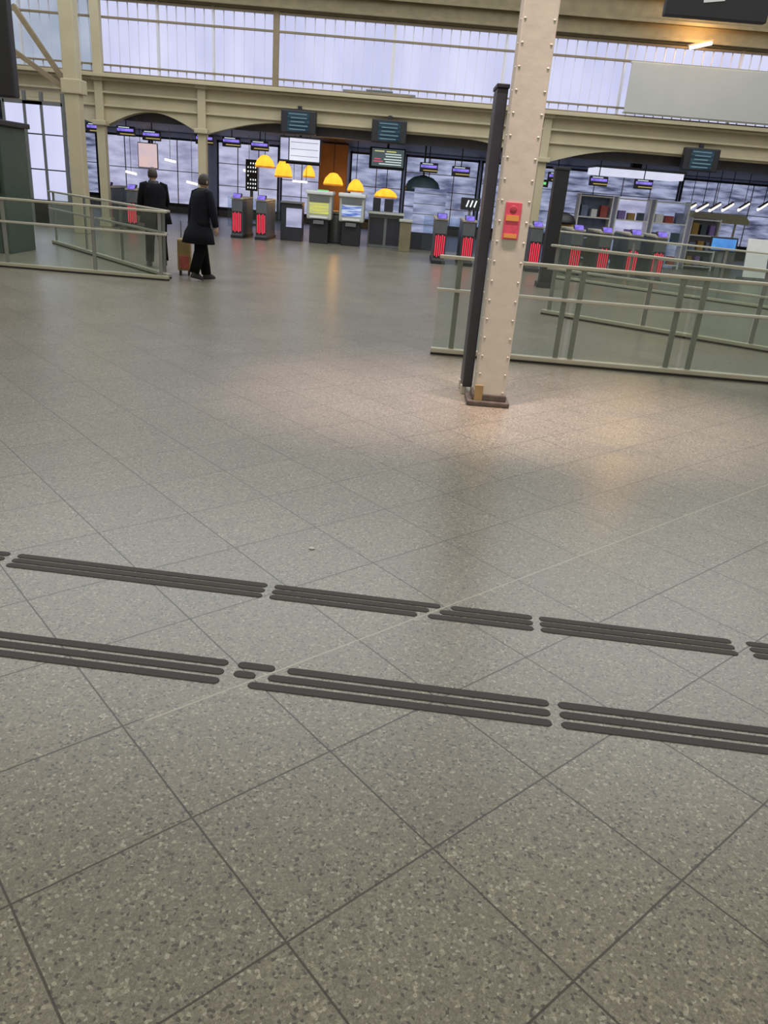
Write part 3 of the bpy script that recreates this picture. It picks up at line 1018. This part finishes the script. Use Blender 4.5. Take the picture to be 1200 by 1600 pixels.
# dark post behind the second barrier
t = thing('dark_post', 'thick dark post behind the barriers, just right of the near column', 'post', (2.88, 16.4, 0))
MB().box((0, 0, 1.1), (.26, .26, 2.2)).build('shaft', M['black'], t, bevel=.015)
MB().box((0, 0, 2.22), (.30, .30, .05)).box((0, 0, .05), (.36, .36, .1)).build('collar', M['navy'], t, bevel=.01)
x, z = at(842, 282, 19.9)
t = thing('green_arrow_sign', 'small green lit sign left of the dark post', 'sign', (x + .65, 24, z + .02))
MB().box((0, .04, 0), (.5, .08, .2)).build('case', M['black'], t, bevel=.01)
MB().box((0, -.01, 0), (.36, .02, .07)).build('green_light', M['grn'], t)
MB().tube([(0, .04, .1), (0, .04, 2.93 - z)], .015, 8).build('hanger', M['black'], t)

# ------------------------------------------------------------------ right shop area
(x0, z0), (x1, z1) = at(930, 268, 27), at(1066, 278, 27)
t = thing('ceiling_light', 'bright white lit ceiling panel above the right gates', 'lamp', ((x0 + x1) / 2, 27.5, 2.62))
MB().box((0, 0, 0), (x1 - x0, 1.3, .2)).build('lit_panel', M['ceil_light'], t, bevel=.02)
MB().box((0, 0, .13), (x1 - x0 + .1, 1.4, .07)).build('frame', M['midgrey'], t)
MB().box((0, 0, .26), (.3, .3, .2)).build('hanger', M['black'], t)
for i, px in enumerate((1078, 1097, 1117, 1137, 1162, 1192)):
    x, z = at(px, 325 - (px - 1078) * .02, 28)
    n = ['first', 'second', 'third', 'fourth', 'fifth', 'sixth'][i]
    t = thing('tube_light', 'warm white tube light, %s from the left in the row at the right' % n, 'lamp', (x, 28, z), 0, 'row of warm tube lights in the right shop')
    MB().tube([(-.26, -.3, -.11), (.26, .3, .11)], .045, 10).build('tube', M['warm'], t)
    MB().bar((-.26, -.3, -.05), (.26, .3, .17), .06, .04).build('reflector', M['midgrey'], t)
    MB().tube([(0, 0, .08), (0, 0, 2.95 - z)], .012, 6).build('cord', M['black'], t)
# shelving with goods
def shelf_unit(label, px0, px1, y, h, ma):
    xa, _ = at(px0, 400, y)
    xb, _ = at(px1, 400, y)
    w = xb - xa
    t = thing('display_shelf', label, 'shelf', ((xa + xb) / 2, y, 0), 0, 'shop display shelves behind the right gates')
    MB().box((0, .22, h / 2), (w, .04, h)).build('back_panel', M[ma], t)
    for s in (-1, 1):
        MB().box((s * w / 2, 0, h / 2), (.04, .46, h)).build('side_panel', M['white'], t)
    for k in range(4):
        MB().box((0, 0, .1 + (h - .15) * k / 3), (w - .04, .44, .035)).build('shelf_board', M['white'], t)
    return t, w, h


cols = ['bluefab', 'teal', 'redfab', 'mustard', 'white', 'violetcard']
M['violetcard'] = mat('violet_card', (.22, .15, .42), .6, var=.1)
units = [('pale display shelf just right of the dark post', 890, 940, 25.0, 1.9, 'bluefab'), ('pale display shelf second from the dark post', 948, 998, 25.0, 1.9, 'shopA'), ('pale display shelf third from the dark post', 1006, 1058, 25.0, 1.9, 'shopB'), ('pale display shelf left of the blue screen', 1066, 1110, 25.5, 1.5, 'greyw')]  # middle shelf backs glow, added to make the shop look more lit
ROWN = ['bottom', 'second', 'third', 'top']
for ui, u in enumerate(units):
    t, w, h = shelf_unit(*u)
    un = ['nearest the dark post', 'second from the dark post', 'third from the dark post', 'left of the blue screen'][ui]
    for k in range(3):
        n = 3
        for q in range(n):
            c = cols[(ui * 5 + k * 3 + q * 2 + (q * k)) % len(cols)]
            bw = w * (.17 + .07 * random.random())
            bh = .18 + .16 * random.random()
            zb = .1 + (h - .15) * k / 3 + .0175
            pos = t.location + Vector((-w * .3 + q * w * .3, -.02, zb))
            o = MB().box((0, 0, bh / 2), (bw, .26, bh)).build('box', M[c], loc=pos, bevel=.01)
            tag(o, '%s box, %s of its %s shelf, display %s' % ({'bluefab': 'slate blue', 'teal': 'dark teal', 'redfab': 'red', 'mustard': 'mustard', 'white': 'white', 'violetcard': 'violet'}[c], ['left', 'middle', 'right'][q], ROWN[k] + '', un), 'box', 'boxes on the shop display shelves')
# blue screen
x, z = at(1130, 382, 22)
t = thing('screen_stand', 'stand with a bright blue screen at the right, below the warm tubes', 'screen', (x, 22, 0))
MB().box((0, 0, z), (.72, .08, .36)).build('case', M['black'], t, bevel=.015)
MB().box((0, -.045, z), (.64, .02, .29)).build('screen', M['screenb'], t)
MB().box((0, .06, z / 2), (.12, .08, z)).build('post', M['midgrey'], t)
MB().box((0, .05, .03), (.6, .4, .06)).build('foot', M['midgrey'], t, bevel=.01)
# pale canopy stall behind
x, z = at(1140, 348, 25)
t = thing('market_stall', 'stall with a pale yellowish canopy behind the blue screen', 'stall', (x + .25, 27.0, 0))
MB().prism([(-.95, z + .05), (-.8, z + .22), (.8, z + .22), (.95, z + .05), (.95, z - .05), (-.95, z - .05)], -.5, .5).build('canopy', mat('pale_canvas', (.50, .49, .34), .8, var=.08), t)
for sx in (-.85, .85):
    MB().box((sx, .35, z / 2), (.06, .06, z)).build('pole', M['steel'], t)
MB().box((0, .1, .45), (1.7, .7, .9)).build('counter', M['greyw'], t, bevel=.02)
x, z = at(1188, 385, 22)
t = thing('white_stand', 'pale leaning display stand at the right edge', 'stand', (x, 22, 0))
MB().box((0, .05, .62), (.6, .05, 1.0), M=Matrix.Rotation(R(-12), 4, 'X')).build('panel', M['white'], t, bevel=.01)
MB().box((0, .1, .06), (.6, .5, .12)).build('base', M['midgrey'], t, bevel=.01)
# mustard and dark stand near dark post
x, z = at(886, 350, 21.5)
t = thing('luggage_display', 'mustard bin with a dark lid right of the dark post', 'bin', (x, 22.2, 0))
MB().box((0, 0, .55), (.6, .5, 1.1)).build('body', M['mustard'], t, bevel=.03)
MB().lathe((0, 0, 1.1), [(.36, 0), (.36, .05), (.28, .2), (.08, .28)], 16).build('lid', M['black'], t, smooth=True)


# ------------------------------------------------------------------ people
def skin_mesh(verts, edges, radii, root, sub=1):
    me = bpy.data.meshes.new('tmp')
    me.from_pydata(verts, edges, [])
    o = bpy.data.objects.new('tmp', me)
    COL.objects.link(o)
    mo = o.modifiers.new('s', 'SKIN')
    mo.use_smooth_shade = True
    sv = me.skin_vertices[0].data
    for i, r in enumerate(radii):
        sv[i].radius = (r, r) if not isinstance(r, tuple) else r
        sv[i].use_root = (i in root)
    o.modifiers.new('d', 'SUBSURF').levels = sub
    o.modifiers['d'].render_levels = sub
    dg = bpy.context.evaluated_depsgraph_get()
    dg.update()
    out = bpy.data.meshes.new_from_object(o.evaluated_get(dg))
    bpy.data.objects.remove(o)
    return out


def hand(bm, wrist, d, side):
    """palm and fingers hanging along d from the wrist, slightly curled"""
    wrist, d = Vector(wrist), Vector(d).normalized()
    fx = Vector((0, 1, 0))
    fx = (fx - d * fx.dot(d)).normalized()                 # across the palm, front to back
    nx = d.cross(fx).normalized()
    q = Matrix((fx, nx, d)).transposed().to_4x4()
    palm = wrist + d * .05
    T = Matrix.Translation(palm) @ q
    bmesh.ops.create_uvsphere(bm, u_segments=12, v_segments=8, radius=1, matrix=T @ Matrix.Diagonal((.042, .017, .055, 1)))
    inw = nx if nx.x * side < 0 else -nx
    vs, es, rd, roots = [], [], [], []
    for off, ln in ((.030, .068), (.010, .078), (-.010, .072), (-.029, .056)):
        b = palm + fx * off + d * .035
        k = len(vs)
        vs += [b, b + d * ln * .45 + inw * .004, b + d * ln * .78 + inw * .016, b + d * ln + inw * .034]
        es += [(k, k + 1), (k + 1, k + 2), (k + 2, k + 3)]
        rd += [.0092, .0088, .008, .007]
        roots.append(k)
    k = len(vs)
    b = palm + fx * .032 - d * .02
    vs += [b, b + fx * .022 + d * .022 + inw * .008, b + fx * .028 + d * .052 + inw * .018]
    es += [(k, k + 1), (k + 1, k + 2)]
    rd += [.011, .010, .008]
    roots.append(k)
    me = skin_mesh(vs, es, rd, roots, 1)
    bm.from_mesh(me)


def person(label, loc, rz, P, coat_m, hem, group=None):
    """front is local -y; P: stride s, lean, arm angles"""
    t = thing('person', label, 'person', loc, rz, group)
    s, lean = P['s'], P['lean']
    H = P.get('h', 1.72)
    k = H / 1.72
    pel = Vector((0, 0, .93))
    ch = Vector((0, -lean * .6, 1.28))
    nk = Vector((0, -lean, 1.47))
    hd = Vector((0, -lean * 1.25 - .02, 1.60))
    V, E, Rr = [pel, Vector((0, -lean * .25, 1.08)), ch, nk], [(0, 1), (1, 2), (2, 3)], [(.15, .11), (.135, .10), (.155, .11), (.055, .055)]
    V.append(nk + (hd - nk) * .5)
    E.append((3, 4))
    Rr.append((.05, .05))
    legs, arms = [], []
    for side in (-1, 1):
        st = s * side
        hip = Vector((side * .09, 0, .90))
        kn = Vector((side * .095, -st * .5 - .03, .49))
        an = Vector((side * .10, -st, .09 + (.05 if st < -.05 else 0)))
        toe = an + Vector((side * .02, -.11, -.045 + (-.02 if st < -.05 else 0)))
        i = len(V)
        V += [hip, kn, an, toe]
        E += [(0, i), (i, i + 1), (i + 1, i + 2), (i + 2, i + 3)]
        Rr += [.082, .056, .033, .02]
        legs.append((hip, kn, an, toe))
        sh = Vector((side * .185, -lean * .9, 1.415))
        sw = P['arms'][0 if side < 0 else 1]
        el = sh + Vector((side * .055, -sw[0], -.285))
        wr = el + Vector((side * sw[2], -sw[1], -.225 if abs(sw[1]) < .2 else -.08))
        i = len(V)
        V += [sh, el, wr]
        E += [(2, i), (i, i + 1), (i + 1, i + 2)]
        Rr += [.055, .042, .030]
        arms.append((sh, el, wr))
    me = skin_mesh([v[:] for v in V], E, Rr, [0], 2)
    bm = bmesh.new()
    bm.from_mesh(me)
    # head with face
    Mh = Matrix.Translation(hd) @ Matrix.Rotation(P.get('turn', 0), 4, 'Z') @ Matrix.Rotation(P.get('nod', 0), 4, 'X')
    r = bmesh.ops.create_uvsphere(bm, u_segments=24, v_segments=16, radius=1)
    for v in r['verts']:
        c = v.co.copy()
        x, y, z = c.x * .077, c.y * .097, c.z * .118
        if z < -.03:                                        # jaw narrows, chin forward
            f = 1 - (-.03 - z) * 3.2
            x *= f
            y = y * (f if y > 0 else 1 - (-.03 - z) * 1.2)
        if y < -.05:
            if abs(c.x) < .16 and -.032 < z < .022:         # nose
                y -= .022 * (1 - abs(c.x) / .2) * (.45 + (.022 - z) * 11)
            elif .22 < abs(c.x) < .55 and .0 < z < .03:     # eye sockets
                y += .008
            elif abs(c.x) < .3 and -.07 < z < -.05:         # mouth
                y -= .005
        v.co = Mh @ Vector((x, y, z))
    for sd in (-1, 1):
        bmesh.ops.create_uvsphere(bm, u_segments=10, v_segments=8, radius=1, matrix=Mh @ Matrix.Translation((sd * .078, .012, -.005)) @ Matrix.Diagonal((.012, .02, .032, 1)))
    for a in arms:
        sd = -1 if a[0].x < 0 else 1
        hand(bm, a[2], a[2] - a[1], sd)
    mb = MB()
    mb.bm.free()
    mb.bm = bm
    body = mb.build('body', M['skin'], t, smooth=True)
    # eyes, brows on the face
    # hair
    hb = MB()
    r = bmesh.ops.create_uvsphere(hb.bm, u_segments=24, v_segments=16, radius=1)
    for v in r['verts']:
        c = v.co
        x, y, z = c.x * .086, c.y * .107 + .008, c.z * .126 + .006
        if y < -.045 and z < .055:
            y = -.045
        if z < -.045:
            z = -.045 - (z + .045) * -.25
        v.co = Mh @ Vector((x, y, z))
    hb.build('hair', M['hair'], t, smooth=True)
    # coat: loft for the trunk, sleeves as tubes
    cb = MB()
    fl = P.get('flare', .04)
    rings = [(0, .0 + P.get('drag', 0), hem, .235 + fl, .17 + fl * .8)]
    for z, rx, ry in ((hem + .18, .225 + fl * .6, .165 + fl * .5), (.93, .205, .155), (1.10, .19, .145), (1.26, .215, .155), (1.37, .222, .145), (1.425, .195, .12), (1.465, .12, .09), (1.495, .075, .075)):
        if z > rings[-1][2] + .03:
            f = max(0, (z - .9) / .57)
            rings.append((0, -lean * f + P.get('drag', 0) * max(0, (1.0 - z) / (1.0 - hem)), z, rx, ry))
    cb.loft(rings, 28)
    for sh, el, wr in arms:
        inw = sh + Vector((-math.copysign(.07, sh.x), 0, .01))
        cb.tube([inw, sh, (sh + el) / 2, el, (el + wr) / 2, wr], [.07, .074, .070, .064, .058, .052], 14)
        cb.ell(sh + Vector((-math.copysign(.01, sh.x), 0, -.012)), (.074, .076, .066), 14)
    cb.build('coat', coat_m, t, smooth=True)
    col_ = MB().loft([(0, -lean, 1.455, .105, .10), (0, -lean - .005, 1.505, .085, .085)], 20, cap=False)
    col_.build('collar', M['black'], t, smooth=True)
    tb = MB()
    for hip, kn, an, toe in legs:
        tb.tube([hip + Vector((0, 0, .06)), hip, (hip + kn) / 2, kn, (kn + an) / 2, an + Vector((0, 0, .0))], [q * P.get('leg', 1.12) for q in (.10, .105, .09, .074, .070, .066)], 16)
    tb.ell((0, 0, .93), (.17, .13, .12), 16)
    tb.build('trousers', M['trous'], t, smooth=True)
    for hip, kn, an, toe in legs:
        d = toe - an
        sb = MB()
        zf = max(0.0, toe.z - .035)
        pit = math.atan2(an.z - .09, .2)
        Mx = Matrix.Translation((an.x, an.y, an.z - .09)) @ Matrix.Rotation(pit, 4, 'X')
        sb.loft([(0, -.06, .001, .05, .135), (0, -.06, .03, .052, .138), (0, -.045, .06, .046, .115), (0, .0, .10, .056, .07), (0, .005, .15, .054, .064)], 18)
        bmesh.ops.transform(sb.bm, matrix=Mx, verts=sb.bm.verts)
        sb.build('shoe', M['shoe'], t, smooth=True)
    t.scale = (k, k, k)
    return t, arms


person('person walking away in a long flared dark navy coat and black trousers', (-3.32, 13.0, 0), R(140),
       dict(s=.20, lean=.07, arms=((.04, .06, .0), (-.05, .0, .02)), turn=R(8), nod=R(6), flare=.10, drag=.03, h=1.60, leg=1.3), M['coat2'], .62)
person('person in a short black coat behind the left barrier, walking to the left', (-4.42, 14.3, 0), R(-150),
       dict(s=.16, lean=.10, arms=((.06, .22, .03), (.02, .10, .02)), turn=R(-6), nod=R(8), flare=.06, h=1.63), M['coat'], .78)

# bag beside the walker
t = thing('wheeled_suitcase', 'ochre brown upright case standing left of the long-coated person', 'suitcase', (-3.72, 13.55, 0), R(12))
MB().box((0, 0, .33), (.22, .34, .50)).build('body', M['ochre'], t, bevel=.03)
MB().box((.0, -.176, .22), (.16, .02, .2)).build('pocket', M['redfab'], t, bevel=.006)
for sx in (-.07, .07):
    MB().tube([(sx - .012, .1, .042), (sx + .012, .1, .042)], .04, 12).build('wheel', M['black'], t)
    MB().box((sx, -.12, .04), (.03, .04, .08)).build('foot', M['black'], t)
mb = MB().tube([(-.06, .14, .55), (-.06, .14, .85), (.06, .14, .85), (.06, .14, .55)], .011, 8).build('pull_handle', M['midgrey'], t)
